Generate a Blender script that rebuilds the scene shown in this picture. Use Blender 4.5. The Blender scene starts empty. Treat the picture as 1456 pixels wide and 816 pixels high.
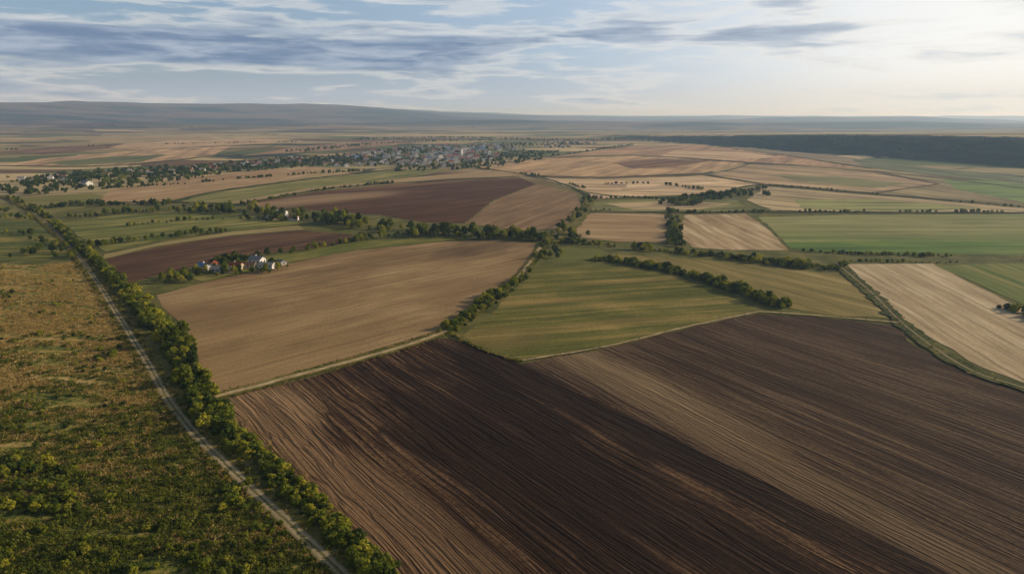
import bpy, math, random
import numpy as np
from mathutils import Vector, noise as mnoise
random.seed(7); np.random.seed(7)
S = bpy.context.scene
H = 110.0; F = 980.0
PITCH = math.atan((408-165)/F)
SUN_AZ = math.radians(74); SUN_EL = math.radians(19)

def lin(c, k=1.0):
    o=[]
    for x in c:
        x=x/255.0
        o.append(k*(x/12.92 if x<=0.04045 else ((x+0.055)/1.055)**2.4))
    return (o[0],o[1],o[2],1.0)

def G(u, v):
    """survey point (bearing / depression as read from the station) -> ground coordinates in metres"""
    a=(u-728)/F; b=(408-v)/F
    dy=math.cos(PITCH)+b*math.sin(PITCH); dz=-math.sin(PITCH)+b*math.cos(PITCH)
    t=H/(-dz)
    return (a*t, dy*t)

# ------------------------------------------------------------------ node helpers
class NT:
    def __init__(s, nt): s.nt=nt
    def n(s, t, **k):
        x=s.nt.nodes.new(t)
        for a,b in k.items(): setattr(x,a,b)
        return x
    def l(s,a,b): s.nt.links.new(a,b)
    def put(s, sock, v):
        if isinstance(v, bpy.types.NodeSocket): s.l(v, sock)
        else: sock.default_value=v
    def m(s, op, a, b=0.0, c=0.0, clamp=False):
        x=s.n('ShaderNodeMath', operation=op, use_clamp=clamp)
        s.put(x.inputs[0],a); s.put(x.inputs[1],b); s.put(x.inputs[2],c)
        return x.outputs[0]
    def vm(s, op, a, b=(0,0,0)):
        x=s.n('ShaderNodeVectorMath', operation=op)
        s.put(x.inputs[0],a); s.put(x.inputs[1],b)
        return x.outputs[0]
    def ss(s, v, a, b, lo=0.0, hi=1.0):
        x=s.n('ShaderNodeMapRange', interpolation_type='SMOOTHSTEP')
        s.put(x.inputs[0],v); x.inputs[1].default_value=a; x.inputs[2].default_value=b
        x.inputs[3].default_value=lo; x.inputs[4].default_value=hi
        return x.outputs[0]
    def mix(s, f, a, b, bt='MIX'):
        x=s.n('ShaderNodeMix', data_type='RGBA', blend_type=bt)
        s.put(x.inputs[0],f); s.put(x.inputs[6],a); s.put(x.inputs[7],b)
        return x.outputs[2]
    def noise(s, vec, scale=1.0, detail=3.0, rough=0.5, dist=0.0):
        x=s.n('ShaderNodeTexNoise')
        s.put(x.inputs['Vector'],vec); x.inputs['Scale'].default_value=scale
        x.inputs['Detail'].default_value=detail; x.inputs['Roughness'].default_value=rough
        x.inputs['Distortion'].default_value=dist
        return x.outputs[0]
    def mp(s, vec, scale=(1,1,1), rot=0.0, loc=(0,0,0)):
        x=s.n('ShaderNodeMapping', vector_type='POINT')
        s.put(x.inputs[0],vec); x.inputs[1].default_value=loc
        x.inputs[2].default_value=(0,0,rot); x.inputs[3].default_value=scale
        return x.outputs[0]
    def ramp(s, f, stops, interp='LINEAR'):
        x=s.n('ShaderNodeValToRGB'); x.color_ramp.interpolation=interp
        e=x.color_ramp.elements
        while len(e)<len(stops): e.new(0.5)
        for i,(p,c) in enumerate(stops): e[i].position=p; e[i].color=c
        s.put(x.inputs[0],f); return x.outputs[0]

def newmat(name, rough=0.95):
    m=bpy.data.materials.new(name); m.use_nodes=True
    T=NT(m.node_tree); b=m.node_tree.nodes['Principled BSDF']
    b.inputs['Roughness'].default_value=rough
    b.inputs['Specular IOR Level'].default_value=0.05
    return m,T,b

def simple(name, col, rough=0.9, var=0.15, scale=1.5):
    m,T,b=newmat(name,rough)
    g=T.n('ShaderNodeNewGeometry')
    n=T.noise(g.outputs['Position'],scale,4)
    c2=tuple(x*(1-2*var) for x in col[:3])+(1,)
    T.l(T.mix(n,col,c2),b.inputs['Base Color'])
    return m

# ------------------------------------------------------------------ field material
def field_mat(name, c1, c2, c3, ang, row=2.2, rowamt=0.30, medamt=0.25, patchamt=0.3, grain=0.15,
              patch=90.0, tram=0.0, spots=(), bump=0.5, med=10.0, rowlen=70.0, contrast=2.0, seed=0.0, wave=0.0, wper=2.6, ridge=0.0):
    m,T,b=newmat(name)
    g=T.n('ShaderNodeNewGeometry'); P=g.outputs['Position']
    # slow wander of the tractor lines
    w=T.n('ShaderNodeTexNoise'); T.l(P,w.inputs['Vector']); w.inputs['Scale'].default_value=0.014; w.inputs['Detail'].default_value=3
    wv=T.vm('MULTIPLY', T.vm('SUBTRACT', w.outputs[1], (0.5,0.5,0.5)), (6,6,0))
    PW=T.vm('ADD',P,wv)
    R=T.mp(PW,(1,1,1),-ang,(seed*37.0,seed*11.0,0))
    fine=T.noise(T.mp(R,(1/rowlen,1/row,0)),1.0,3,0.65)
    medn=T.noise(T.mp(R,(1/(rowlen*3.5),1/med,0)),1.0,3,0.6)
    pat=T.noise(T.mp(R,(1/(patch*1.8),1/patch,0)),1.0,6,0.62,0.3)
    gr=T.noise(P,0.55,5,0.7)
    f=T.m('MULTIPLY',T.m('SUBTRACT',fine,0.5),rowamt)
    f=T.m('ADD',f,T.m('MULTIPLY',T.m('SUBTRACT',medn,0.5),medamt))
    f=T.m('ADD',f,T.m('MULTIPLY',T.m('SUBTRACT',pat,0.5),patchamt))
    f=T.m('ADD',f,T.m('MULTIPLY',T.m('SUBTRACT',gr,0.5),grain))
    rg=None
    if ridge>0:
        # open furrows: thin irregular dark grooves left by the plough
        n5=T.noise(T.mp(R,(1/(rowlen*1.6),1/3.4,0),0,(3.3,8.8,0)),1.0,2,0.5)
        rg=T.ss(T.m('ABSOLUTE',T.m('SUBTRACT',n5,.5)),.0,.05)
        n6=T.noise(T.mp(R,(1/(rowlen*1.2),1/6.5,0),0,(1.3,4.8,0)),1.0,2,0.5)
        rg2=T.ss(T.m('ABSOLUTE',T.m('SUBTRACT',n6,.48)),.0,.03)
        rg=T.m('MULTIPLY',rg,rg2)
        f=T.m('SUBTRACT',f,T.m('MULTIPLY',T.m('SUBTRACT',.75,rg),T.m('MULTIPLY',T.ss(T.m('ADD',T.m('MULTIPLY',pat,.6),T.m('MULTIPLY',gr,.4)),.35,.62,.3,1.1),ridge)))
    wv1=None
    if wave>0:
        sq=T.n('ShaderNodeSeparateXYZ'); T.l(R,sq.inputs[0])
        yy=T.m('ADD',sq.outputs[1],T.m('ADD',T.m('MULTIPLY',fine,2.6),T.m('MULTIPLY',medn,9)))
        wv1=T.m('SINE',T.m('MULTIPLY',yy,6.2832/wper))
        wv2=T.m('MULTIPLY',wv1,T.ss(T.m('ADD',T.m('MULTIPLY',pat,.6),T.m('MULTIPLY',gr,.4)),.40,.62,.0,1.0))
        f=T.m('ADD',f,T.m('MULTIPLY',wv2,wave))
    f=T.m('ADD',T.m('MULTIPLY',f,contrast),0.5,clamp=True)
    col=T.ramp(f,[(0.0,c1),(0.5,c2),(1.0,c3)])
    R0=T.mp(P,(1,1,1),-ang)
    for (px,py,rx,ry,sc,sa) in spots:
        ca,sn=math.cos(-ang),math.sin(-ang)
        qx=px*ca-py*sn; qy=px*sn+py*ca
        d=T.vm('MULTIPLY',T.vm('SUBTRACT',R0,(qx,qy,0)),(1/rx,1/ry,0))
        ln=T.n('ShaderNodeVectorMath',operation='LENGTH'); T.l(d,ln.inputs[0])
        dd=T.m('ADD',ln.outputs[1],T.m('MULTIPLY',T.m('SUBTRACT',T.m('ADD',pat,T.m('ADD',T.m('MULTIPLY',medn,0.9),T.m('MULTIPLY',fine,.35))),1.12),1.7))
        mk=T.m('MULTIPLY',T.ss(dd,1.15,0.45),sa)
        shade=T.mix(f,tuple(x*0.55 for x in sc[:3])+(1,),tuple(min(1,x*1.35) for x in sc[:3])+(1,))
        col=T.mix(mk,col,shade)
    if tram>0:
        sp=T.n('ShaderNodeSeparateXYZ'); T.l(R,sp.inputs[0])
        q=T.m('PINGPONG',T.m('MULTIPLY',sp.outputs[1],1.0),tram/2)
        t=T.ss(q,0.9,0.2)
        t=T.m('MULTIPLY',t,T.ss(medn,0.35,0.6,0.1,0.5))
        col=T.mix(t,col,tuple(x*0.5 for x in c1[:3])+(1,))
    T.l(col,b.inputs['Base Color'])
    if bump>0:
        bp=T.n('ShaderNodeBump'); bp.inputs['Strength'].default_value=bump; bp.inputs['Distance'].default_value=0.4
        hgt=T.m('ADD',T.m('MULTIPLY',fine,1.8),T.m('MULTIPLY',gr,1.1))
        if wv1 is not None: hgt=T.m('ADD',hgt,T.m('MULTIPLY',wv1,.12))
        if rg is not None: hgt=T.m('ADD',hgt,T.m('MULTIPLY',rg,.7))
        T.l(hgt,bp.inputs['Height'])
        T.l(bp.outputs[0],b.inputs['Normal'])
    return m

zc=[0.08]
def jitter_poly(pts, amp=1.2, seg=7.0, closed=True):
    out=[]; n=len(pts)
    for i in range(n if closed else n-1):
        a=Vector(pts[i]); c=Vector(pts[(i+1)%n]); L=(c-a).length
        sg=max(seg, (a.length+c.length)*0.5*0.02)
        k=max(1,min(200,int(L/sg)))
        d=(c-a)/max(L,1e-6); nn=Vector((-d.y,d.x))
        for j in range(k):
            p=a+(c-a)*(j/k)
            o=mnoise.noise(Vector((p.x*0.05,p.y*0.05,3.1)))*amp*1.6+mnoise.noise(Vector((p.x*0.3,p.y*0.3,9.1)))*amp*0.6
            out.append((p.x+nn.x*o,p.y+nn.y*o))
    if not closed: out.append(tuple(pts[-1]))
    return out

def link(o): S.collection.objects.link(o); return o
def field(name, pix, mat, amp=1.2):
    pts=jitter_poly([G(*p) for p in pix],amp)
    zc[0]+=0.012
    me=bpy.data.meshes.new(name); me.from_pydata([(x,y,zc[0]) for x,y in pts],[],[list(range(len(pts)))])
    me.validate(); me.materials.append(mat)
    if me.polygons and me.polygons[0].normal.z<0: me.flip_normals()
    return link(bpy.data.objects.new(name,me))
def smooth_line(pts, step=5.0):
    P=[Vector(p) for p in pts]; out=[]
    for i in range(len(P)-1):
        p0=P[max(i-1,0)];p1=P[i];p2=P[i+1];p3=P[min(i+2,len(P)-1)]
        n=max(1,int((p2-p1).length/step))
        for j in range(n):
            t=j/n
            out.append(0.5*((2*p1)+(p2-p0)*t+(2*p0-5*p1+4*p2-p3)*t*t+(3*p1-p0-3*p2+p3)*t**3))
    out.append(P[-1]); return out
def ribbon(name, pix, w, mat, z=0.0, raw=False, amp=0.35, step=4.0):
    L=smooth_line(pix if raw else [G(*p) for p in pix],step)
    vs=[];fs=[];uv=[]; s=0
    for i,p in enumerate(L):
        d=(L[min(i+1,len(L)-1)]-L[max(i-1,0)]).normalized(); nn=Vector((-d.y,d.x))
        a=w/2+mnoise.noise(Vector((p.x*.12,p.y*.12,1)))*amp*w*.5; c=w/2+mnoise.noise(Vector((p.x*.12,p.y*.12,7)))*amp*w*.5
        if i: s+=(p-L[i-1]).length
        vs+=[(p.x+nn.x*a,p.y+nn.y*a,z),(p.x-nn.x*c,p.y-nn.y*c,z)]; uv.append(s)
        if i: fs.append((2*i-2,2*i-1,2*i+1,2*i))
    me=bpy.data.meshes.new(name); me.from_pydata(vs,[],fs)
    ul=me.uv_layers.new(name='UVMap')
    for lp in me.loops:
        vi=lp.vertex_index; ul.data[lp.index].uv=(vi%2, uv[vi//2]*0.1)
    me.materials.append(mat)
    if me.polygons[0].normal.z<0: me.flip_normals()
    return link(bpy.data.objects.new(name,me))

def ang(p,q):
    a=G(*p); b=G(*q); return math.atan2(b[1]-a[1],b[0]-a[0])

# ------------------------------------------------------------------ terrain
def sstep(x,a,b):
    t=np.clip((x-a)/(b-a),0,1); return t*t*(3-2*t)
rng=np.random.RandomState(3)
_g=rng.rand(64,64)
def vn(x,y):
    xi=np.floor(x).astype(int); yi=np.floor(y).astype(int); fx=x-xi; fy=y-yi
    fx=fx*fx*(3-2*fx); fy=fy*fy*(3-2*fy)
    g=lambda i,j:_g[i%64,j%64]
    return (g(xi,yi)*(1-fx)+g(xi+1,yi)*fx)*(1-fy)+(g(xi,yi+1)*(1-fx)+g(xi+1,yi+1)*fx)*fy
def fbm(x,y,o=4):
    r=0;a=.5
    for i in range(o): r=r+a*vn(x*2**i+i*7.3,y*2**i+i*3.7); a*=.5
    return r
def height(x,y):
    r=np.sqrt(x*x+y*y)
    az=np.degrees(np.arctan2(x,y))
    ax,ay=500.,3400.; dx,dy=650.,-1860.; L=math.hypot(dx,dy); dx/=L; dy/=L
    s=(x-ax)*dx+(y-ay)*dy
    d=(x-ax)*(-dy)+(y-ay)*dx
    d=d-90*(fbm(s/260.+5,s*0+2.,3)-.45)-45*(fbm(s/70.+5,s*0+1.,3)-.45)
    ht=18+43*sstep(s,-300,1900)
    e=ht*sstep(d,-10,130)*sstep(s,-1300,200)*(0.97+0.05*fbm(x/500,y/500))
    # rolling, layered uplands with east-west ridges
    far=sstep(r,4200,9000)
    roll=far*(fbm(x/3000+3,y/1500+1)-.40)*210
    roll=roll+sstep(r,9000,20000)*(20+150*fbm(x/6500+1,y/4000+7))*0.55
    lh=sstep(r,7000,12500)*sstep(-az,-13,18)*(0.8+0.3*fbm(x/4200+2,y/2600))*250
    lh=lh*(1-sstep(-az,110,170))
    sw=sstep(r,3600,6500)*26*(fbm(x/900,y/700+4)-.4)*1.6
    return e+np.maximum(roll+sw*far**.3,-15)+lh
NA=720; radii=[0]+list(np.geomspace(60,45000,260))
th=np.linspace(0,2*np.pi,NA,endpoint=False)
V=[(0,0,0)];Fc=[]
for r in radii[1:]:
    x=r*np.sin(th); y=r*np.cos(th); z=height(x,y)
    V+=list(zip(x.tolist(),y.tolist(),z.tolist()))
for j in range(NA): Fc.append((0,1+(j+1)%NA,1+j))
for i in range(len(radii)-2):
    b0=1+i*NA; b1=b0+NA
    for j in range(NA):
        k=(j+1)%NA; Fc.append((b0+j,b0+k,b1+k,b1+j))
me=bpy.data.meshes.new('ground'); me.from_pydata(V,[],Fc); me.shade_smooth()
if me.polygons[500].normal.z<0: me.flip_normals()
ground=link(bpy.data.objects.new('ground',me))
def hz(x,y): return float(height(np.array([x]),np.array([y]))[0])

m,T,b=newmat('ground_farmland')
g=T.n('ShaderNodeNewGeometry'); P=g.outputs['Position']
def patchwork(rot,sx,sy,seed):
    v=T.n('ShaderNodeTexVoronoi',voronoi_dimensions='2D',distance='CHEBYCHEV'); v.inputs['Randomness'].default_value=0.85
    q=T.mp(P,(1/sx,1/sy,0),rot,(seed,seed*.7,0))
    T.l(q,v.inputs['Vector']); v.inputs['Scale'].default_value=1
    e=T.n('ShaderNodeTexVoronoi',voronoi_dimensions='2D',feature='DISTANCE_TO_EDGE'); e.inputs['Randomness'].default_value=0.85
    T.l(q,e.inputs['Vector']); e.inputs['Scale'].default_value=1
    sp=T.n('ShaderNodeSeparateColor'); T.l(v.outputs['Color'],sp.inputs[0])
    return sp.outputs[0],sp.outputs[1],e.outputs[0]
r1,r2,e1=patchwork(0.5,420,210,3.3)
s1,s2,e2=patchwork(-0.25,900,420,8.3)
pal=[(0.0,lin((166,140,98))),(0.14,lin((140,120,82))),(0.28,lin((108,108,62))),(0.38,lin((190,166,120))),
     (0.52,lin((108,80,56))),(0.62,lin((152,134,90))),(0.74,lin((86,96,52))),(0.84,lin((172,148,106))),(0.94,lin((90,66,48)))]
c1=T.ramp(r1,pal,'CONSTANT')
c2=T.ramp(s1,pal,'CONSTANT')
col=T.mix(T.ss(T.noise(P,0.0009,2),0.46,0.54),c1,c2)
nz=T.noise(P,0.006,6,0.65)
col=T.mix(T.ss(nz,0.3,0.75,0.0,0.4),col,lin((104,100,58)))
edge=T.m('MULTIPLY',T.ss(e1,0.05,0.0),T.ss(T.noise(P,0.004,3),0.40,0.52,0.15,0.95))
col=T.mix(edge,col,lin((40,50,28)))
wood=T.ss(T.noise(T.mp(P,(1/1500,1/700,0),0.3),1.0,7,0.6),0.57,0.61)
col=T.mix(T.m('MULTIPLY',wood,0.95),col,lin((36,48,32)))
ln=T.n('ShaderNodeVectorMath',operation='LENGTH'); T.l(P,ln.inputs[0])
# distant uplands: heath, woodland and fallow colours, painted darker so the blue haze dominates
up=T.ss(T.m('ADD',ln.outputs[1],T.m('MULTIPLY',T.noise(T.mp(P,(1/2500,1/1200,0)),1,5,.6),5000)),6500,10500,0,.88)
col=T.mix(up,col,T.mix(T.ss(T.noise(T.mp(P,(1/2200,1/900,0)),1.0,7,.65),.44,.56),lin((22,32,32)),lin((100,80,70))))
gn=T.noise(P,0.05,6,0.7)
grass=T.ramp(gn,[(0.25,lin((52,60,28))),(0.5,lin((92,90,44))),(0.75,lin((134,118,68)))])
nr=T.ss(T.m('ADD',ln.outputs[1],T.m('MULTIPLY',nz,300)),1500,1100)
col=T.mix(nr,col,grass)
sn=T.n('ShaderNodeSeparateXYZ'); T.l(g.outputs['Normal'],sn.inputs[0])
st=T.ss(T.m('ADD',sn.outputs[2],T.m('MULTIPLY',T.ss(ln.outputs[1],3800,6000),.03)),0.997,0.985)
col=T.mix(st,col,T.mix(T.ss(T.noise(T.mp(P,(1/40,1/90,1/10)),1,5,0.7),.4,.7),lin((26,38,28)),lin((56,62,42))))  # scrub on steep slopes, with the escarpment's shade painted into its dark tones
T.l(col,b.inputs['Base Color'])
ground.data.materials.append(m)

# ------------------------------------------------------------------ near fields
ROW2=ang((640,480),(1330,816))
def sp(u,v,rx,ry,c,a): x,y=G(u,v); return (x,y,rx,ry,c,a)
D=lambda *c: lin(c)
mm,T,b=newmat('meadow_grass_ground')
g=T.n('ShaderNodeNewGeometry'); P=g.outputs['Position']
st1=T.noise(T.mp(P,(1/26,1/6.0,0),-0.04),1.0,7,0.72,1.0)
st2=T.noise(T.mp(P,(1/60,1/13.0,0),-0.04,(5,5,0)),1.0,6,0.65,0.9)
pt_=T.noise(P,0.03,6,0.7,.6); gr=T.noise(P,0.4,6,0.85); spy=T.n('ShaderNodeSeparateXYZ'); T.l(P,spy.inputs[0])
f=T.m('ADD',T.m('MULTIPLY',T.m('SUBTRACT',st1,0.5),1.9),T.m('MULTIPLY',T.m('SUBTRACT',pt_,0.5),1.6))
f=T.m('ADD',f,T.m('MULTIPLY',T.m('SUBTRACT',gr,0.5),2.6))
f=T.m('ADD',f,T.m('MULTIPLY',T.m('SUBTRACT',st2,0.5),1.7))
f=T.m('ADD',f,T.ss(spy.outputs[1],150,330,0.38,0.55),clamp=True)
T.l(T.ramp(f,[(0.0,D(34,42,16)),(0.25,D(72,82,32)),(0.5,D(114,112,50)),(0.75,D(158,132,74)),(1.0,D(182,154,100))]),b.inputs['Base Color'])  # green and gold grass; the dark streaks also paint in long shadow bands
bp=T.n('ShaderNodeBump'); bp.inputs['Distance'].default_value=1.0; bp.inputs['Strength'].default_value=0.8
T.l(T.m('ADD',gr,T.m('MULTIPLY',st1,1.0)),bp.inputs['Height']); T.l(bp.outputs[0],b.inputs['Normal'])
MEADOW=[(-500,372),(0,376),(60,378),(104,372),(135,410),(168,455),(195,500),(222,550),(255,600),(300,652),(380,728),(470,812),(560,900),(-700,900)]
field('meadow',MEADOW,mm)

F1=[(222,420),(290,402),(400,377),(500,357),(640,343),(700,341),(762,346),(756,368),(742,390),(715,412),(685,434),(652,456),(622,473),(560,490),(480,513),(400,535),(330,553),(303,560),(290,540),(275,500),(255,460),(235,440)]
field('bare_field',F1,field_mat('dry_soil',D(106,82,53),D(138,111,74),D(176,148,104),ang((400,540),(600,483)),row=2.4,rowamt=.4,medamt=.3,patchamt=.8,patch=50,grain=.35,tram=18,wave=.02,wper=3.2,
   spots=[sp(680,352,60,40,D(110,88,62),.7),sp(330,500,60,60,D(162,132,88),.6),sp(500,440,90,10,D(162,134,92),.5),sp(480,380,120,14,D(116,91,62),.5)]))
F2=[(300,572),(400,546),(520,513),(612,484),(640,480),(740,517),(855,568),(1006,643),(1156,716),(1380,826),(1440,900),(640,900),(575,850),(540,812),(480,748),(420,682),(360,622)]
field('ploughed_field',F2,field_mat('ploughed_soil',D(26,17,10),D(58,40,27),D(120,93,64),ROW2,row=1.5,rowamt=.95,medamt=.45,patchamt=.4,patch=55,grain=.6,contrast=1.4,bump=1.0,wave=.05,wper=2.3,ridge=.26,
   spots=[sp(360,590,45,34,D(142,113,80),.9),sp(520,720,80,15,D(118,91,64),.8),sp(430,640,50,12,D(118,92,64),.65),sp(720,640,150,30,D(42,28,18),.8),sp(920,720,150,26,D(40,26,17),.75),sp(790,570,120,12,D(38,25,16),.8),sp(1130,722,170,9,D(40,27,18),.7),sp(620,760,80,8,D(104,80,56),.6)]))
F3=[(742,517),(870,494),(980,467),(1080,446),(1180,453),(1272,463),(1300,492),(1345,517),(1400,537),(1700,640),(2200,900),(1430,900),(1376,828),(1154,718),(1004,645),(853,570)]
field('harrowed_field',F3,field_mat('harrowed_soil',D(38,28,19),D(72,55,40),D(118,96,70),ang((900,500),(1456,745)),row=1.8,rowamt=.8,medamt=.5,patchamt=.45,patch=60,grain=.5,contrast=1.35,bump=1.0,wave=.03,wper=2.7,ridge=.16,
   spots=[sp(860,520,110,16,D(130,108,78),.85),sp(1040,630,150,12,D(112,91,65),.7),sp(1200,470,90,24,D(56,42,30),.55),sp(1250,600,130,10,D(56,42,30),.5)],seed=2))
F4=[(655,478),(690,455),(740,405),(758,380),(800,374),(850,376),(900,380),(960,391),(1020,413),(1078,441),(1000,458),(900,484),(800,503),(742,512),(690,496)]
field('green_crop_field',F4,field_mat('young_crop',D(68,72,29),D(102,98,44),D(156,130,74),ang((700,425),(1000,405)),row=2.4,rowamt=.6,medamt=.9,patchamt=.75,patch=30,grain=.5,contrast=1.9,seed=4,
   spots=[sp(700,480,30,20,D(126,106,60),.6),sp(760,430,60,6,D(136,112,64),.7),sp(900,400,60,5,D(134,112,62),.6),sp(870,460,60,8,D(126,106,60),.6)]))
field('stubble_strip',[(880,362),(950,366),(1040,373),(1165,388),(1205,396),(1262,452),(1190,450),(1122,437),(1060,414),(1000,394),(930,378),(860,370)],
   field_mat('stubble_green',D(90,84,42),D(130,114,64),D(164,142,90),ang((1000,385),(1200,440)),row=4,rowamt=.7,medamt=.8,patchamt=.7,grain=.4,tram=14,seed=5))
field('small_pasture',[(775,372),(800,352),(850,354),(866,360),(845,368),(800,372)],field_mat('pasture',D(74,82,36),D(98,100,48),D(122,114,62),0.2,rowamt=.1,seed=6))
field('pale_stubble_field',[(1205,376),(1325,375),(1375,400),(1456,440),(1620,510),(1640,600),(1456,545),(1400,524),(1335,488),(1290,458),(1245,415)],
   field_mat('pale_stubble',D(132,112,80),D(170,147,110),D(204,182,144),ang((1240,395),(1456,520)),row=4,rowamt=.6,medamt=.6,patchamt=.7,grain=.4,tram=12,seed=7))
field('green_field',[(1330,378),(1456,374),(1900,372),(1800,520),(1620,505),(1456,434),(1400,408)],
   field_mat('green_wheat',D(76,94,38),D(112,114,56),D(158,136,84),ang((1360,385),(1456,425)),row=5,rowamt=.5,medamt=1.2,patchamt=.5,seed=8))
field('green_field',[(1078,309),(1200,306),(1456,305),(1900,304),(1900,362),(1456,363),(1280,362),(1160,358),(1125,354),(1098,326)],
   field_mat('green_winter_crop',D(74,94,40),D(102,114,54),D(146,140,82),0.0,row=6,rowamt=.45,medamt=1.0,patchamt=.8,patch=80,seed=9,
   spots=[sp(1250,318,320,100,D(146,138,88),.7),sp(1300,350,260,36,D(84,114,46),.6)]))
field('stubble_field',[(966,306),(1060,304),(1092,326),(1121,356),(1040,356),(985,352),(960,330)],
   field_mat('stubble_a',D(130,106,72),D(166,140,102),D(196,172,132),ang((1000,310),(1080,350)),row=7,rowamt=.9,medamt=.8,patchamt=.7,seed=10))
field('stubble_field',[(820,304),(900,301),(952,306),(955,345),(880,344),(788,334),(805,316)],
   field_mat('stubble_b',D(126,99,66),D(156,128,90),D(186,158,118),ang((800,325),(950,330)),row=6,rowamt=.8,medamt=.8,patchamt=.7,seed=11))
field('ploughed_field',[(345,291),(450,273),(560,263),(640,256),(740,253),(762,262),(700,285),(660,318),(600,316),(540,306),(470,300),(400,298)],
   field_mat('red_ploughed',D(54,34,21),D(82,54,35),D(118,86,58),ang((400,290),(700,262)),row=8,rowamt=.45,medamt=.6,patchamt=.55,patch=110,seed=12,
   spots=[sp(450,284,160,50,D(150,122,88),.9),sp(600,262,200,20,D(128,100,70),.6)]))
field('fallow_field',[(764,262),(820,275),(826,295),(790,326),(740,328),(662,318),(702,286)],
   field_mat('fallow',D(98,75,50),D(128,101,70),D(156,128,92),ang((700,300),(800,270)),row=8,rowamt=.6,medamt=.7,patchamt=.5,seed=13))
field('ploughed_field',[(140,371),(220,352),(330,336),(430,328),(500,334),(515,341),(440,354),(330,366),(240,388),(172,406)],
   field_mat('brown_ploughed',D(56,40,26),D(86,62,42),D(124,94,64),ang((160,390),(480,338)),row=4,rowamt=.5,medamt=.7,patchamt=.6,patch=50,seed=14))
field('tan_strip',[(150,362),(230,345),(330,330),(425,321),(432,327),(330,335),(220,351),(145,369)],field_mat('tan_strip_soil',D(112,102,58),D(142,126,80),D(166,146,98),ang((160,366),(430,325)),seed=15,patchamt=.6,patch=40))
field('green_strip',[(250,392),(330,370),(400,362),(520,343),(700,338),(640,342),(500,356),(400,376),(290,401)],field_mat('green_verge',D(68,78,32),D(104,104,46),D(144,126,72),ang((290,395),(520,345)),seed=16,patch=25,patchamt=.8))
field('pasture',[(110,335),(90,318),(160,306),(300,303),(430,316),(420,320),(320,328),(225,342),(150,358)],field_mat('pasture_b',D(66,76,32),D(104,106,50),D(156,138,82),ang((150,340),(400,318)),row=8,rowamt=.5,medamt=1.0,patchamt=.9,patch=40,seed=17))
field('pasture',[(-400,300),(10,292),(60,320),(98,352),(100,370),(0,372),(-400,370)],field_mat('pasture_c',D(58,70,30),D(94,96,44),D(146,126,72),0.0,row=8,rowamt=.5,medamt=1.1,patchamt=.9,patch=40,seed=18))
field('stubble_field',[(130,288),(160,270),(280,252),(430,236),(480,240),(400,258),(300,272),(240,286),(190,290)],field_mat('stubble_c',D(130,100,68),D(158,128,90),D(184,156,114),ang((160,280),(430,243)),row=10,rowamt=.6,medamt=.9,patch=60,patchamt=.7,seed=19))
field('pasture',[(245,287),(310,273),(420,258),(560,242),(640,240),(600,250),(450,268),(350,286),(290,292)],field_mat('pasture_d',D(82,90,44),D(118,114,62),D(156,140,86),ang((250,285),(560,243)),row=10,rowamt=.5,medamt=1.0,patchamt=.8,patch=60,seed=20))
field('stubble_field',[(310,291),(430,270),(560,255),(700,243),(760,246),(740,251),(640,254),(560,261),(450,271),(345,289)],field_mat('stubble_d',D(126,104,72),D(156,130,92),D(178,154,112),ang((310,291),(560,256)),row=10,medamt=.7,seed=21))
field('pasture',[(20,300),(15,282),(130,275),(150,280),(120,296),(60,306)],field_mat('pasture_e',D(78,84,40),D(114,108,56),D(154,132,80),0.1,row=10,seed=22,medamt=.9))
rt=[('stubble_field',[(680,238),(760,226),(900,222),(1060,232),(1000,246),(860,252),(770,250),(720,246)],(172,140,100)),
    ('stubble_field',[(760,252),(860,254),(1000,250),(1080,262),(1010,276),(900,280),(840,284),(826,272)],(190,160,120)),
    ('stubble_field',[(1064,234),(1240,246),(1330,262),(1240,274),(1090,262),(1004,248)],(162,136,100)),
    ('fallow_field',[(780,224),(900,208),(1000,206),(1120,222),(1230,240),(1070,231),(900,220)],(160,126,92)),
    ('stubble_field',[(1240,242),(1420,262),(1456,268),(1456,292),(1250,276),(1336,262)],(138,122,86)),
    ('green_field',[(1340,256),(1700,262),(1700,300),(1456,288),(1360,270)],(108,124,68)),
    ('stubble_field',[(1090,266),(1240,278),(1456,296),(1456,303),(1100,300),(1060,285)],(170,148,108)),
    ('pasture',[(840,287),(960,282),(1050,286),(1060,300),(960,302),(830,300)],(120,116,66)),
    ('stubble_field',[(860,290),(960,286),(1040,290),(1000,298),(900,299)],(172,148,108)),
    ('fallow_field',[(1000,206),(1110,210),(1300,238),(1240,240),(1120,221)],(136,118,88)),
    ('ploughed_field',[(870,232),(930,226),(1010,229),(960,238),(900,240)],(116,86,62)),
    ('pasture',[(1130,284),(1240,284),(1400,297),(1300,301),(1140,298)],(132,130,78)),
    ('pasture',[(1100,249),(1200,252),(1290,262),(1240,268),(1130,258)],(128,122,78)),
    ('stubble_field',[(900,258),(1000,254),(1050,262),(960,270),(880,272)],(204,174,134)),
    ('stubble_field',[(960,214),(1060,217),(1110,224),(1040,228),(940,222)],(188,156,118)),
    ('pasture',[(1210,226),(1330,240),(1456,250),(1456,262),(1330,250),(1230,238)],(100,102,68)),
    ('stubble_field',[(0,236),(60,226),(200,214),(330,208),(300,222),(160,236)],(174,142,104)),
    ('pasture',[(60,232),(160,223),(240,220),(200,231),(100,236)],(102,102,62)),
    ('fallow_field',[(340,222),(430,208),(560,200),(600,203),(480,214)],(144,116,86)),
    ('stubble_field',[(120,208),(260,200),(420,198),(380,204),(200,214)],(178,148,110)),
    ('ploughed_field',[(0,216),(80,209),(180,204),(150,212),(60,220)],(120,92,68))]
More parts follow.
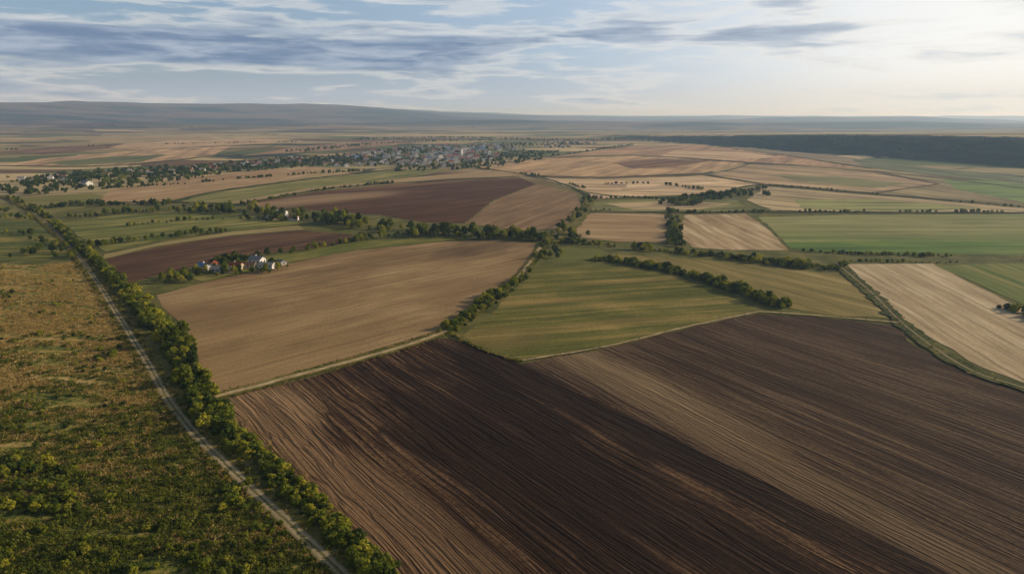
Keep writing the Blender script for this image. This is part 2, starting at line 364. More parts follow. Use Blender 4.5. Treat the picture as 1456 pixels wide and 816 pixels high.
for i,(n,p,c) in enumerate(rt):
    d=lambda k:tuple(min(255,x*k) for x in c)
    field(n,p,field_mat('mid_soil_%d'%i,lin(d(.72)),lin(c),lin(d(1.18)),ang(p[0],p[1]),row=12,rowamt=.7,medamt=1.0,patchamt=.9,patch=80,med=30,rowlen=200,bump=0,seed=30+i),amp=3)

# ------------------------------------------------------------------ tracks
m_track,T,b=newmat('dirt_track')
uvn=T.n('ShaderNodeUVMap'); spx=T.n('ShaderNodeSeparateXYZ'); T.l(uvn.outputs[0],spx.inputs[0])
g=T.n('ShaderNodeNewGeometry'); n1=T.noise(g.outputs['Position'],0.5,5,0.7); n2=T.noise(g.outputs['Position'],0.05,4,.7)
q=T.m('ADD',spx.outputs[0],T.m('MULTIPLY',T.m('SUBTRACT',n1,.5),.35))
r=T.ramp(q,[(0.0,D(92,84,50)),(0.14,D(140,124,92)),(0.34,D(166,148,114)),(0.45,D(96,90,52)),(0.57,D(96,90,52)),(0.70,D(166,148,114)),(0.88,D(140,124,92)),(1.0,D(92,84,50))])
T.l(T.mix(T.ss(n2,.35,.7,0,.6),r,D(106,96,64)),b.inputs['Base Color'])
m_pale,T,b=newmat('pale_track')
g=T.n('ShaderNodeNewGeometry'); n1=T.noise(g.outputs['Position'],0.15,6,0.75)
T.l(T.ramp(n1,[(0.3,D(128,108,74)),(0.7,D(198,172,130))]),b.inputs['Base Color'])
m_verge=field_mat('verge_grass',D(56,62,24),D(98,92,42),D(148,126,70),0.3,rowamt=.1,medamt=.1,patchamt=.6,patch=12,grain=.9)
m_hedgeline=field_mat('rough_grass_bank',D(38,48,22),D(68,72,34),D(118,108,60),0.3,rowamt=.1,medamt=.1,patchamt=.9,patch=25,grain=.5,bump=0)
TRK=[(560,880),(492,818),(470,797),(400,732),(330,667),(275,612),(240,567),(215,522),(190,482),(165,442),(138,400),(110,362),(85,336),(60,313),(30,292),(5,279)]
ribbon('verge',[(p[0]+ (p[1]-279)*0.055,p[1]) for p in TRK],12,m_verge,0.62)
TRK2=[(p[0]-(p[1]-279)*0.010,p[1]) for p in TRK]
ribbon('dirt_track',TRK2,3.7,m_track,0.66,amp=.2)
PALE=[(268,574),(300,567),(400,541),(520,509),(600,485),(640,468),(690,433),(738,394),(762,362),(776,344),(800,338)]
ribbon('verge',PALE,6.5,m_verge,0.62)
ribbon('dirt_track',PALE,2.6,m_pale,0.66,amp=.6)
ribbon('verge',[(640,472),(690,498),(742,514)],3,m_verge,0.63,amp=.6)
P3=[(742,514),(870,492),(980,465),(1080,444)]
ribbon('dirt_track',P3,1.6,m_pale,0.66,amp=.9)
P4=[(1190,376),(1240,418),(1280,458),(1330,497),(1385,530),(1456,553),(1640,612)]
ribbon('verge',P4,9,m_hedgeline,0.62,amp=.8)
ribbon('dirt_track',P4,1.3,m_track,0.67,amp=.6)
ribbon('dirt_track',[(1080,444),(1180,451),(1278,460)],1.8,m_pale,0.66,amp=.9)
ribbon('verge',[(776,344),(800,336),(832,300),(838,284)],14,m_verge,0.62,amp=.6)
ribbon('dirt_track',[(700,238),(800,250),(960,262),(1200,278),(1456,297),(1800,325)],4,m_pale,0.68)
ribbon('verge',[(960,352),(958,330),(964,305)],14,m_verge,0.64,amp=.6)
for k,(pp,wd_) in enumerate([([(760,252),(860,254),(1000,249),(1070,233)],7),([(826,273),(900,281),(1010,277),(1088,263),(1240,276)],9),([(680,239),(760,251),(826,272),(836,286)],8),
   ([(1000,248),(1088,263),(1240,276),(1456,295)],8),([(780,225),(900,221),(1064,232),(1240,244),(1456,268)],10),([(830,302),(960,303),(1070,302),(1456,303),(1900,303)],8),
   ([(1000,206),(1120,222),(1240,240)],11),([(345,291),(450,271),(560,261),(740,251)],9),([(245,288),(310,273),(430,256),(560,241)],12),([(130,289),(240,288),(345,291)],10),
   ([(640,242),(760,226),(900,207)],11),([(0,236),(160,236),(300,222),(400,206)],16),([(0,220),(200,213),(420,204)],18),([(60,250),(220,240),(430,222),(600,208)],14)]):
    ribbon('verge',pp,wd_,m_hedgeline,0.70+.01*k,amp=.9,step=14)

# ------------------------------------------------------------------ plants
def leafmat(name, c1, c2, c3, tr=0.25):
    m=bpy.data.materials.new(name); m.use_nodes=True; T=NT(m.node_tree)
    nt=m.node_tree; nt.nodes.remove(nt.nodes['Principled BSDF']); out=nt.nodes['Material Output']
    oi=T.n('ShaderNodeObjectInfo'); g=T.n('ShaderNodeNewGeometry')
    f=T.m('ADD',T.m('MULTIPLY',oi.outputs['Random'],.55),T.m('MULTIPLY',g.outputs['Random Per Island'],.45))
    col=T.ramp(f,[(0.1,c1),(0.5,c2),(0.92,c3)])
    d=T.n('ShaderNodeBsdfDiffuse'); t=T.n('ShaderNodeBsdfTranslucent'); mx=T.n('ShaderNodeMixShader'); mx.inputs[0].default_value=tr
    T.l(col,d.inputs[0]); T.l(col,t.inputs[0]); T.l(d.outputs[0],mx.inputs[1]); T.l(t.outputs[0],mx.inputs[2]); T.l(mx.outputs[0],out.inputs[0])
    return m
m_bark=simple('bark',D(84,70,56))
m_leaf=leafmat('leaves_green',D(54,68,24),D(96,108,36),D(144,144,52),.35)
m_leafy=leafmat('leaves_yellow_green',D(86,98,28),D(138,140,44),D(188,174,62),.4)
m_leafd=leafmat('leaves_dark',D(40,54,24),D(66,80,34),D(98,104,44),.25)
m_dry=leafmat('dry_grass',D(126,106,54),D(162,136,76),D(196,170,110),.4)
m_gr=leafmat('green_weeds',D(60,70,24),D(94,102,36),D(140,134,56),.35)

def tube(V,Fc,Mi,a,b,ra,rb,n=6,mi=0):
    a=Vector(a);b=Vector(b); d=(b-a).normalized(); u=d.orthogonal().normalized(); w=d.cross(u)
    s=len(V)
    for c,r in((a,ra),(b,rb)):
        for i in range(n):
            t=2*math.pi*i/n; p=c+u*math.cos(t)*r+w*math.sin(t)*r; V.append(tuple(p))
    for i in range(n):
        j=(i+1)%n; Fc.append((s+i,s+j,s+n+j,s+n+i)); Mi.append(mi)
def make_plant(name,h,cr,trunk,nl,leaves,leaf,mat,squash=1.0,seed=0):
    R=random.Random(seed); V=[];Fc=[];Mi=[]
    tr=h*0.028+.04
    top=Vector((R.uniform(-.3,.3),R.uniform(-.3,.3),trunk+ (h-trunk)*.55))
    mid=Vector((top.x*.3,top.y*.3,trunk))
    tube(V,Fc,Mi,(0,0,-.3),mid,tr,tr*.75); tube(V,Fc,Mi,mid,top,tr*.75,tr*.3)
    lobes=[]
    for i in range(nl):
        a=2.4*i+R.uniform(-.4,.4); z=(i+.5)/nl; prof=math.sin(math.pi*min(.97,.12+z*.85))**.6
        rr=cr*prof*R.uniform(.35,.78)
        c=Vector((math.cos(a)*rr,math.sin(a)*rr,trunk+(h-trunk)*(.12+.74*z)))
        lr=cr*R.uniform(.28,.5)*(1-.25*z)
        lobes.append((c,lr))
        if h>2.5: tube(V,Fc,Mi,mid.lerp(top,z*.8),c,tr*.3,tr*.1,4)
    tot=sum(l[1]**2 for l in lobes)
    for c,lr in lobes:
        k=int(leaves*lr*lr/tot)
        for _ in range(k):
            d=Vector((R.gauss(0,1),R.gauss(0,1),R.gauss(0,1)*.9)).normalized()
            bump=1+.35*mnoise.noise(d*2.3+c)
            p=c+Vector((d.x,d.y,d.z*.8*squash))*lr*bump*R.uniform(.55,1.08)
            if p.z<.05: p.z=R.uniform(.05,.4)
            nrm=(d+Vector((R.gauss(0,.5),R.gauss(0,.5),R.gauss(0,.5)+.3))).normalized()
            u=nrm.orthogonal().normalized(); w=nrm.cross(u); t=R.uniform(0,6.28)
            u,w=u*math.cos(t)+w*math.sin(t),w*math.cos(t)-u*math.sin(t)
            s=leaf*R.uniform(.5,1.25); s2=s*R.uniform(.5,.9)
            q=len(V); V+= [tuple(p-u*s),tuple(p-w*s2+nrm*s*.2),tuple(p+u*s),tuple(p+w*s2+nrm*s*.2)]
            Fc.append((q,q+1,q+2,q+3)); Mi.append(1)
    me=bpy.data.meshes.new(name); me.from_pydata(V,[],Fc); me.materials.append(m_bark); me.materials.append(mat)
    me.polygons.foreach_set('material_index',Mi)
    return bpy.data.objects.new(name,me)
def make_tuft(name,h,n,mat,seed,spread=.5):
    R=random.Random(seed); V=[];Fc=[]
    for i in range(n):
        a=R.uniform(0,6.28); r=spread*math.sqrt(R.random()); x=math.cos(a)*r; y=math.sin(a)*r
        hh=h*R.uniform(.5,1.1); w=R.uniform(.05,.13); b2=R.uniform(0,6.28); lx=R.gauss(0,.25)*hh; ly=R.gauss(0,.25)*hh
        q=len(V); dx=math.cos(b2)*w; dy=math.sin(b2)*w
        V+=[(x-dx,y-dy,-.05),(x+dx,y+dy,-.05),(x+lx*.5+dx,y+ly*.5+dy,hh*.6),(x+lx,y+ly,hh),(x+lx*.5-dx,y+ly*.5-dy,hh*.6)]
        Fc.append((q,q+1,q+2,q+3,q+4))
    me=bpy.data.meshes.new(name); me.from_pydata(V,[],Fc); me.materials.append(mat)
    return bpy.data.objects.new(name,me)
def coll(name,objs):
    c=bpy.data.collections.new(name)
    for o in objs: c.objects.link(o)
    return c
C_bush=coll('bushes',[make_plant('bush',3.2,2.0,.3,8,800,.27,[m_leaf,m_leafy,m_leafy,m_leafd][i],seed=i) for i in range(4)])
C_tree=coll('trees',[make_plant('broadleaf_tree',8.5,3.5,1.2,14,1600,.38,[m_leaf,m_leafy,m_leafd,m_leaf][i],seed=20+i) for i in range(4)])
C_far=coll('far_trees',[make_plant('distant_tree',8.0,5.2,.5,9,240,1.0,[m_leafd,m_leaf,m_leafd][i],seed=40+i) for i in range(3)])
C_weed=coll('weeds',[make_tuft('dry_tuft',.75,26,m_dry,1,1.0),make_tuft('dry_tuft_low',.5,26,m_dry,2,1.4),make_tuft('green_tuft',.65,28,m_gr,3,1.2),
                     make_plant('weed_shrub',1.3,1.1,.05,5,160,.18,m_gr,seed=5)])
def scatter(name, pts, col):
    me=bpy.data.meshes.new(name); me.from_pydata([p[0] for p in pts],[],[])
    a=me.attributes.new('scl','FLOAT_VECTOR','POINT'); a.data.foreach_set('vector',[c for p in pts for c in p[1]])
    a=me.attributes.new('rot','FLOAT_VECTOR','POINT'); a.data.foreach_set('vector',[c for p in pts for c in (0,0,p[2])])
    a=me.attributes.new('idx','INT','POINT'); a.data.foreach_set('value',[p[3] for p in pts])
    o=link(bpy.data.objects.new(name,me))
    ng=bpy.data.node_groups.new(name+'_gn','GeometryNodeTree')
    ng.interface.new_socket('Geometry',in_out='INPUT',socket_type='NodeSocketGeometry')
    ng.interface.new_socket('Geometry',in_out='OUTPUT',socket_type='NodeSocketGeometry')
    N=ng.nodes; i=N.new('NodeGroupInput'); ou=N.new('NodeGroupOutput')
    ip=N.new('GeometryNodeInstanceOnPoints'); ci=N.new('GeometryNodeCollectionInfo')
    ci.inputs['Collection'].default_value=col; ci.inputs['Separate Children'].default_value=True; ci.inputs['Reset Children'].default_value=True
    def na(nm,dt):
        x=N.new('GeometryNodeInputNamedAttribute'); x.data_type=dt; x.inputs[0].default_value=nm
        return [s for s in x.outputs if s.enabled and s.name=='Attribute'][0]
    Lk=ng.links.new
    Lk(i.outputs[0],ip.inputs['Points']); Lk(ci.outputs[0],ip.inputs['Instance']); ip.inputs['Pick Instance'].default_value=True
    Lk(na('idx','INT'),ip.inputs['Instance Index']); Lk(na('rot','FLOAT_VECTOR'),ip.inputs['Rotation']); Lk(na('scl','FLOAT_VECTOR'),ip.inputs['Scale'])
    Lk(ip.outputs[0],ou.inputs[0])
    md=o.modifiers.new('scatter','NODES'); md.node_group=ng
    return o
RR=random.Random(11)
def pt(x,y,s,n,z=None,sv=.15):
    return ((x,y,z if z is not None else (hz(x,y) if math.hypot(x,y)>1300 else 0)),(s*RR.uniform(1-sv,1+sv),s*RR.uniform(1-sv,1+sv),s*RR.uniform(1-sv,1+sv)),RR.uniform(0,6.28),RR.randrange(n))
def row(pix,width,spacing,smin,smax,n,gap=0.0,raw=False):
    L=smooth_line(pix if raw else [G(*p) for p in pix],spacing); out=[]
    for i,p in enumerate(L):
        if gap and mnoise.noise(Vector((p.x*.02,p.y*.02,4.4)))+RR.uniform(-.12,.12)<-0.5+gap: continue
        d=(L[min(i+1,len(L)-1)]-L[max(i-1,0)]); d=d.normalized() if d.length else Vector((1,0)); nn=Vector((-d.y,d.x))
        o=RR.uniform(-.5,.5)*width
        s=smin+(smax-smin)*min(1,max(0,.5+mnoise.noise(Vector((p.x*.05,p.y*.05,i*.13)))*1.1+RR.uniform(-.35,.35)))
        out.append(pt(p.x+nn.x*o+d.x*RR.uniform(-1,1),p.y+nn.y*o+d.y*RR.uniform(-1,1),s,n))
    return out
LH=[(614,880),(540,816),(490,768),(430,708),(360,648),(310,604),(280,560),(256,516),(234,480),(210,450),(174,410),(139,374),(105,344),(76,317),(48,297)]
scatter('hedgerow',row(LH,6.0,.75,.5,1.35,4,.1)+row(LH,9,1.7,.3,1.0,4,.2)+row([(312,604),(284,560),(258,510),(236,480),(210,448),(180,412)],11,1.5,.7,1.8,4,.1),C_bush)
scatter('hedgerow_trees',row([(278,545),(264,515),(246,488),(226,466)],12,7,.5,1.0,4)+[pt(*G(246,492),1.4,4),pt(*G(262,484),1.3,4),pt(*G(232,478),1.2,4),pt(*G(214,458),1.0,4),pt(*G(272,500),1.0,4)]
        +row([(205,446),(176,410),(140,374),(106,344),(76,317),(48,297),(12,282)],9,8,.4,.9,4,.2),C_tree)
scatter('hedgerow',row([(636,470),(668,448),(700,424),(738,400)],6,1.0,.7,1.6,4,.1)+row([(636,474),(700,428),(742,396)],10,2.0,.3,1.1,4,.15)+row([(652,482),(690,500),(735,514)],3,2.4,.2,.5,4,.25)
        +row([(742,396),(760,372),(776,345)],6,4,.4,1.0,4,.2),C_bush)
scatter('hedgerow',row([(848,369),(900,376),(960,387),(1012,402),(1060,418),(1115,438)],8,1.0,.8,1.9,4,.08)+row([(848,369),(900,376),(960,387),(1012,402),(1060,418),(1115,438)],15,2.5,.4,1.2,4,.2),C_bush)
scatter('hedgerow',row([(800,344),(870,350),(950,358),(1040,367),(1120,377),(1190,384)],14,1.4,.6,2.0,4,.1)+row([(1125,356),(1200,361),(1300,364),(1456,366),(1700,368)],6,3,.4,1.1,4,.3)
        +row([(1190,382),(1220,372),(1330,374),(1456,371)],5,4,.4,.9,4,.3)+row([(1430,438),(1456,446),(1500,460)],10,1.5,.7,1.5,4),C_bush)
scatter('tree_belt',row([(475,316),(540,326),(620,333),(700,337),(775,340)],30,2.4,.65,1.5,4,.08)+row([(525,340),(560,336),(640,338),(775,341)],16,5,.5,1.1,4,.15)
        +row([(776,368),(786,355),(800,345),(828,334)],26,3,.4,1.0,4,.1)+row([(788,335),(815,312),(830,296),(838,285)],14,7,.35,.85,4,.2),C_tree)
scatter('tree_belt',row([(240,300),(300,300),(370,304),(430,310),(480,312)],55,2.8,.55,1.3,4,.1)+row([(250,392),(330,372),(400,362),(520,343)],9,7,.35,.8,4,.25)
        +row([(130,352),(200,342),(320,330)],12,4,.4,.9,4,.2)+row([(90,312),(160,305),(240,300),(330,297)],24,3.5,.4,1.0,4,.15)+row([(-200,372),(0,364),(60,360),(110,366)],26,5,.4,.9,4,.15)
        +row([(440,352),(500,345),(520,338)],8,5,.4,.9,4)+row([(-100,330),(20,334),(98,352)],14,4.5,.3,.8,4,.2)+row([(150,358),(225,342)],6,4,.3,.6,4,.3)
        +row([(-50,318),(30,310),(60,312)],24,4,.4,.9,4,.15)+row([(180,322),(280,314),(400,312)],14,5,.3,.8,4,.3),C_tree)
fp=[]
for cx,cy,rx,ry,k in ((332,373,26,5,30),(300,390,42,4,18),(350,388,35,3,9),(250,398,22,5,14),(395,380,20,4,9),(320,379,30,3,8),(400,314,24,2,6)):
    for _ in range(k): fp.append(pt(*G(cx+RR.uniform(-rx,rx),cy+RR.uniform(-ry,ry)),RR.uniform(.35,.85),4))
scatter('farmstead_trees',fp,C_tree)
fr=[]
for p,w,s,a,c2,gp in (
  ([(0,272),(60,268),(130,262),(200,254),(270,247)],200,1.7,.55,1.15,0),([(0,262),(60,255),(150,248),(260,240)],180,2.4,.55,1.1,.05),
  ([(200,252),(300,244),(420,236),(540,228)],130,3,.5,1.05,.1),([(300,240),(420,230),(520,222),(600,214)],200,3.4,.5,1.05,.1),
  ([(560,240),(640,238),(720,228),(760,216)],160,2.6,.5,1.0,0),([(620,214),(700,208),(760,206),(830,204)],240,4,.5,1.0,0),
  ([(345,292),(450,272),(560,260)],8,6,.3,.7,.35),([(955,292),(1000,282),(1040,278),(1080,276)],50,4,.6,1.1,.1),([(1080,264),(1150,268),(1240,276),(1456,296)],6,10,.25,.5,.5),
  ([(830,284),(900,281),(960,283),(1090,268)],8,6,.3,.7,.35),([(680,240),(760,250),(830,268)],8,7,.3,.7,.35),([(826,300),(900,299),(960,303),(1070,302),(1456,302)],7,5,.25,.55,.45),
  ([(955,300),(958,325),(962,350)],14,4,.35,.8,.15),([(640,230),(780,222),(900,206)],14,8,.3,.7,.35),([(860,262),(930,262),(1000,270)],10,8,.4,.8,.3),
  ([(0,300),(60,296),(120,292),(240,290)],40,3.5,.4,.95,.15),([(150,268),(260,262),(400,250),(520,243)],16,5,.3,.8,.3),
  ([(500,199),(640,196),(800,200),(900,198)],120,8,.6,1.1,.2),([(0,214),(200,206),(420,202)],60,9,.4,.8,.4),([(420,216),(520,206),(620,201),(700,200)],90,7,.5,.9,.25)):
    fr+=row(p,w,s,a,c2,3,gp)
scatter('distant_trees',fr,C_far)
es=[]
for _ in range(2200):
    t=RR.uniform(-.1,1.5); q=RR.uniform(0,100)
    L=math.hypot(650,1860); x=500+650*t+1860/L*q; y=3400-1860*t+650/L*q
    es.append(pt(x,y,RR.uniform(.2,.4),3))
scatter('escarpment_scrub',es,C_far)

def inpoly(x,y,poly):
    c=False; j=len(poly)-1
    for i in range(len(poly)):
        xi,yi=poly[i]; xj,yj=poly[j]
        if (yi>y)!=(yj>y) and x<(xj-xi)*(y-yi)/(yj-yi)+xi: c=not c
        j=i
    return c
MW=[G(*p) for p in MEADOW]
wd=[];bs=[]
while len(wd)<26000:
    y=130+ (RR.random()**1.5)*420; x=-y*.95+RR.random()*(y*.95)
    if not inpoly(x,y,MW): continue
    n=mnoise.noise(Vector((x/26,y/7,.3)))+.6*mnoise.noise(Vector((x/50,y/24,8)))
    if n+RR.uniform(-.45,.45)<-.1: continue
    dry=n*.7+RR.uniform(-.4,.4)+(y-230)/280>.05
    k=RR.choice((0,1)) if dry else RR.choice((2,2,2,3))
    wd.append(((x,y,0.1),(RR.uniform(.7,1.8),RR.uniform(.7,1.8),RR.uniform(.4,1.3)),RR.uniform(0,6.28),k))
scatter('meadow_grass',wd,C_weed)
for _ in range(3000):
    y=130+(RR.random()**1.3)*420; x=-y*.95+RR.random()*(y*.95)
    if inpoly(x,y,MW) and mnoise.noise(Vector((x/28,y/9,5.3)))+RR.uniform(-.12,.12)>.14: bs.append(pt(x,y,RR.uniform(.15,.6)+(.25 if RR.random()<.15 else 0),4,.05))
for _ in range(60): bs.append(pt(*G(60+RR.uniform(-60,50),685+RR.uniform(-35,45)),RR.uniform(.4,1.05),4,.05))
for _ in range(22): bs.append(pt(*G(335+RR.uniform(-22,22),705+RR.uniform(-20,30)),RR.uniform(.3,.85),4,.05))
for _ in range(80): bs.append(pt(*G(RR.uniform(60,420),RR.uniform(750,830)),RR.uniform(.2,.75),4,.05))
for _ in range(18): bs.append(pt(*G(150+RR.uniform(-12,14),505+RR.uniform(-8,8)),RR.uniform(.3,.85),4,.05))
scatter('meadow_bushes',bs,C_bush)
mg=[]
def margin(pix,w,sp_,n=4,k=1.0):
    L=smooth_line([G(*p) for p in pix],sp_)
    for p in L:
        mg.append(((p.x+RR.uniform(-w,w),p.y+RR.uniform(-w,w),.55),(RR.uniform(.4,1.0)*k,)*3,RR.uniform(0,6.28),RR.randrange(n)))
for off in (-20,20): margin([(p[0]+off*(p[1]-200)/500,p[1]) for p in TRK2],1.4,.6)
margin([(p[0],p[1]+6) for p in PALE],1.3,1.2,4,.7); margin([(p[0],p[1]-5) for p in PALE],1.3,1.2,4,.7)
margin([(640,476),(690,500),(742,516)],1.0,.6,4,.7); margin(P3,1.2,1.6,4,.5); margin(P4,4.0,1.0,4,.7); margin([(1080,444),(1180,451),(1278,460)],1.5,1.6,4,.5)
margin([(300,575),(360,622),(420,682),(480,748),(540,812)],3,.5,4,.8)
scatter('verge_grass',mg,C_weed)

# ------------------------------------------------------------------ buildings
W_white=simple('whitewash',D(218,212,202),.9,.08); W_cream=simple('cream_render',D(196,180,150),.9,.08); W_grey=simple('grey_render',D(160,154,146),.9,.08)
R_red=simple('red_tiles',D(148,80,58),.9,.15); R_grey=simple('grey_sheet',D(132,128,122),.9,.1); R_blue=simple('blue_sheet',D(92,120,160),.8,.08); R_brown=simple('brown_tiles',D(112,86,70),.9,.15)
M_glass=simple('window_glass',D(36,42,50),.2,.05); M_door=simple('door_wood',D(88,60,42)); M_fence=simple('fence_wood',D(120,100,80))
def box(V,Fc,Mi,x0,x1,y0,y1,z0,z1,mi):
    q=len(V); V+=[(x0,y0,z0),(x1,y0,z0),(x1,y1,z0),(x0,y1,z0),(x0,y0,z1),(x1,y0,z1),(x1,y1,z1),(x0,y1,z1)]
    for f in ((3,2,1,0),(4,5,6,7),(0,1,5,4),(1,2,6,5),(2,3,7,6),(3,0,4,7)): Fc.append(tuple(q+i for i in f)); Mi.append(mi)
def house_parts(w,l,h,rh,st=1,chim=True):
    parts={}
    x=w/2;y=l/2
    V=[(-x,-y,-.2),(x,-y,-.2),(x,y,-.2),(-x,y,-.2),(-x,-y,h),(x,-y,h),(x,y,h),(-x,y,h),(0,-y,h+rh),(0,y,h+rh)]
    Fc=[(0,1,5,8,4),(2,3,7,9,6),(1,2,6,5),(3,0,4,7)]; parts['walls']=(V,Fc,0)
    o=.5; k=rh/x; ze=h-o*k; t=.18
    V=[(-x-o,-y-o,ze),(0,-y-o,h+rh),(x+o,-y-o,ze),(-x-o,y+o,ze),(0,y+o,h+rh),(x+o,y+o,ze)]
    V=[(a,b,c+.03) for a,b,c in V]+[(a,b,c+t+.03) for a,b,c in V]
    Fc=[(0,1,4,3),(1,2,5,4),(6,9,10,7),(7,10,11,8),(0,3,9,6),(2,8,11,5),(0,6,7,1),(1,7,8,2),(3,4,10,9),(4,5,11,10)]
    parts['roof']=(V,Fc,1)
    V,Fc,Mi=[],[],[]
    fh=h/st
    for s in range(st):
        z=s*fh+fh*.35; nwy=max(2,int(l/3))
        for i in range(nwy):
            yy=-y+l*(i+.5)/nwy
            if s==0 and i==nwy//2:
                box(V,Fc,Mi,-x-.04,-x+.02,yy-.6,yy+.6,z,z+fh*.42,0); continue
            box(V,Fc,Mi,x-.02,x+.04,yy-.6,yy+.6,z,z+fh*.42,0); box(V,Fc,Mi,-x-.04,-x+.02,yy-.6,yy+.6,z,z+fh*.42,0)
        nwx=max(1,int(w/3.5))
        for i in range(nwx):
            xx=-x+w*(i+.5)/nwx
            box(V,Fc,Mi,xx-.6,xx+.6,-y-.04,-y+.02,z,z+fh*.42,0); box(V,Fc,Mi,xx-.6,xx+.6,y-.02,y+.04,z,z+fh*.42,0)
    parts['windows']=(V,Fc,2)
    V,Fc,Mi=[],[],[]; yy=-y+l*(max(2,int(l/3))//2+.5)/max(2,int(l/3)); box(V,Fc,Mi,x-.02,x+.06,yy-.5,yy+.5,-.1,2.1,0); parts['door']=(V,Fc,3)
    if chim:
        V,Fc,Mi=[],[],[]; box(V,Fc,Mi,x*.3,x*.3+.7,y*.3,y*.3+.7,h,h+rh+.9,0); parts['chimney']=(V,Fc,0)
    return parts
def house_mesh(name,w,l,h,rh,mats,st=1):
    V,Fc,Mi=[],[],[]
    for k,(v,f,mi) in house_parts(w,l,h,rh,st).items():
        q=len(V); V+=v; Fc+=[tuple(q+i for i in a) for a in f]; Mi+=[mi]*len(f)
    me=bpy.data.meshes.new(name); me.from_pydata(V,[],Fc); me.polygons.foreach_set('material_index',Mi)
    for m in mats: me.materials.append(m)
    return me
def house_obj(name,loc,rot,w,l,h,rh,mats,st=1,chim=True):
    e=bpy.data.objects.new(name,None); link(e); e.location=(loc[0],loc[1],.2); e.rotation_euler=(0,0,rot)
    for k,(v,f,mi) in house_parts(w,l,h,rh,st,chim).items():
        me=bpy.data.meshes.new(k); me.from_pydata(v,[],f); me.materials.append(mats[mi]); o=link(bpy.data.objects.new(k,me)); o.parent=e
    return e
house_obj('farmhouse',G(290,384),.9,7,11,3.0,2.0,[W_white,R_blue,M_glass,M_door])
house_obj('farmhouse',G(336,383),1.3,7,10,2.9,2.2,[W_cream,R_red,M_glass,M_door])
house_obj('farmhouse',G(366,375),1.2,7,11,3.8,2.0,[W_white,R_grey,M_glass,M_door])
house_obj('barn',G(316,387),1.45,6,14,2.9,1.6,[W_grey,R_grey,M_glass,M_door],1,False)
house_obj('barn',G(352,381),1.5,6,13,2.8,1.5,[W_cream,R_brown,M_glass,M_door],1,False)
house_obj('barn',G(380,381),1.4,6,11,2.8,1.4,[W_white,R_grey,M_glass,M_door],1,False)
house_obj('shed',G(400,376),.9,5,7,2.4,1.1,[W_grey,R_grey,M_glass,M_door],1,False)
house_obj('shed',G(304,379),.2,5,8,2.4,1.2,[W_cream,R_red,M_glass,M_door],1,False)
house_obj('farmhouse',G(397,309),1.5,10,17,5.4,2.2,[W_white,R_grey,M_glass,M_door],2)
house_obj('shed',G(418,313),1.3,6,9,3,1.4,[W_white,R_red,M_glass,M_door],1,False)
house_obj('shed',G(386,312),1.3,6,9,3,1.4,[W_cream,R_grey,M_glass,M_door],1,False)
house_obj('farmhouse',G(124,264),1.0,11,16,5,3,[W_white,R_grey,M_glass,M_door],2)
fx=[G(278,392),G(330,394),G(408,384)]
V,Fc,Mi=[],[],[]; L=smooth_line(fx,3)
for i,p in enumerate(L):
    box(V,Fc,Mi,p.x-.08,p.x+.08,p.y-.08,p.y+.08,0,1.4,0)
    if i:
        a=L[i-1]
        for z in(.5,1.1): tube(V,Fc,Mi,(a.x,a.y,z),(p.x,p.y,z),.05,.05,4)
me=bpy.data.meshes.new('farm_fence'); me.from_pydata(V,[],Fc); me.materials.append(M_fence); link(bpy.data.objects.new('farm_fence',me))
types=[]
for i in range(12):
    wl=[W_white,W_white,W_cream,W_white][i%4]; rf=[R_grey,R_red,R_brown,R_red,R_grey,R_brown,R_grey,R_grey,R_blue,R_red,R_brown,R_grey][i]
    types.append(house_mesh('village_house',random.uniform(9,11),random.uniform(11,16),random.choice((5.0,6.5)),random.uniform(2.2,3.0),[wl,rf,M_glass,M_door],random.choice((1,2))))
blk=house_mesh('apartment_block',13,32,12,2.2,[W_white,R_grey,M_glass,M_door],4)
vt=[]
def village(pix,n,types,tn=2,k=1.0):
    P2=[G(*p) for p in pix]; xs=[p[0] for p in P2]; ys=[p[1] for p in P2]; placed=[]; tries=0
    while len(placed)<n and tries<6000:
        tries+=1; x=RR.uniform(min(xs),max(xs)); y=RR.uniform(min(ys),max(ys))
        if not inpoly(x,y,P2) or any((x-a)**2+(y-c)**2<22**2 for a,c in placed): continue
        placed.append((x,y)); me=RR.choice(types)
        o=link(bpy.data.objects.new(me.name.split('.')[0],me)); o.location=(x,y,hz(x,y)+.3); o.scale=(k,k,k)
        o.rotation_euler=(0,0,.35+RR.choice((0,1.57))+RR.uniform(-.15,.15))
        for _ in range(tn): vt.append(pt(x+RR.uniform(-26,26),y+RR.uniform(-26,26),RR.uniform(.4,.85),3))
village([(450,236),(520,216),(600,208),(720,206),(735,214),(700,228),(640,238),(560,240)],190,types,3,1.0)
village([(590,232),(620,218),(690,214),(700,222),(640,234)],60,types+[blk],1,1.0)
village([(180,248),(270,238),(430,224),(450,232),(300,244),(220,250)],42,types,7,.8)
village([(20,258),(90,248),(200,242),(160,252),(60,262)],8,types,5,.8)
village([(740,210),(800,204),(850,205),(790,212)],8,types,5,.9)
scatter('village_trees',vt,C_far)
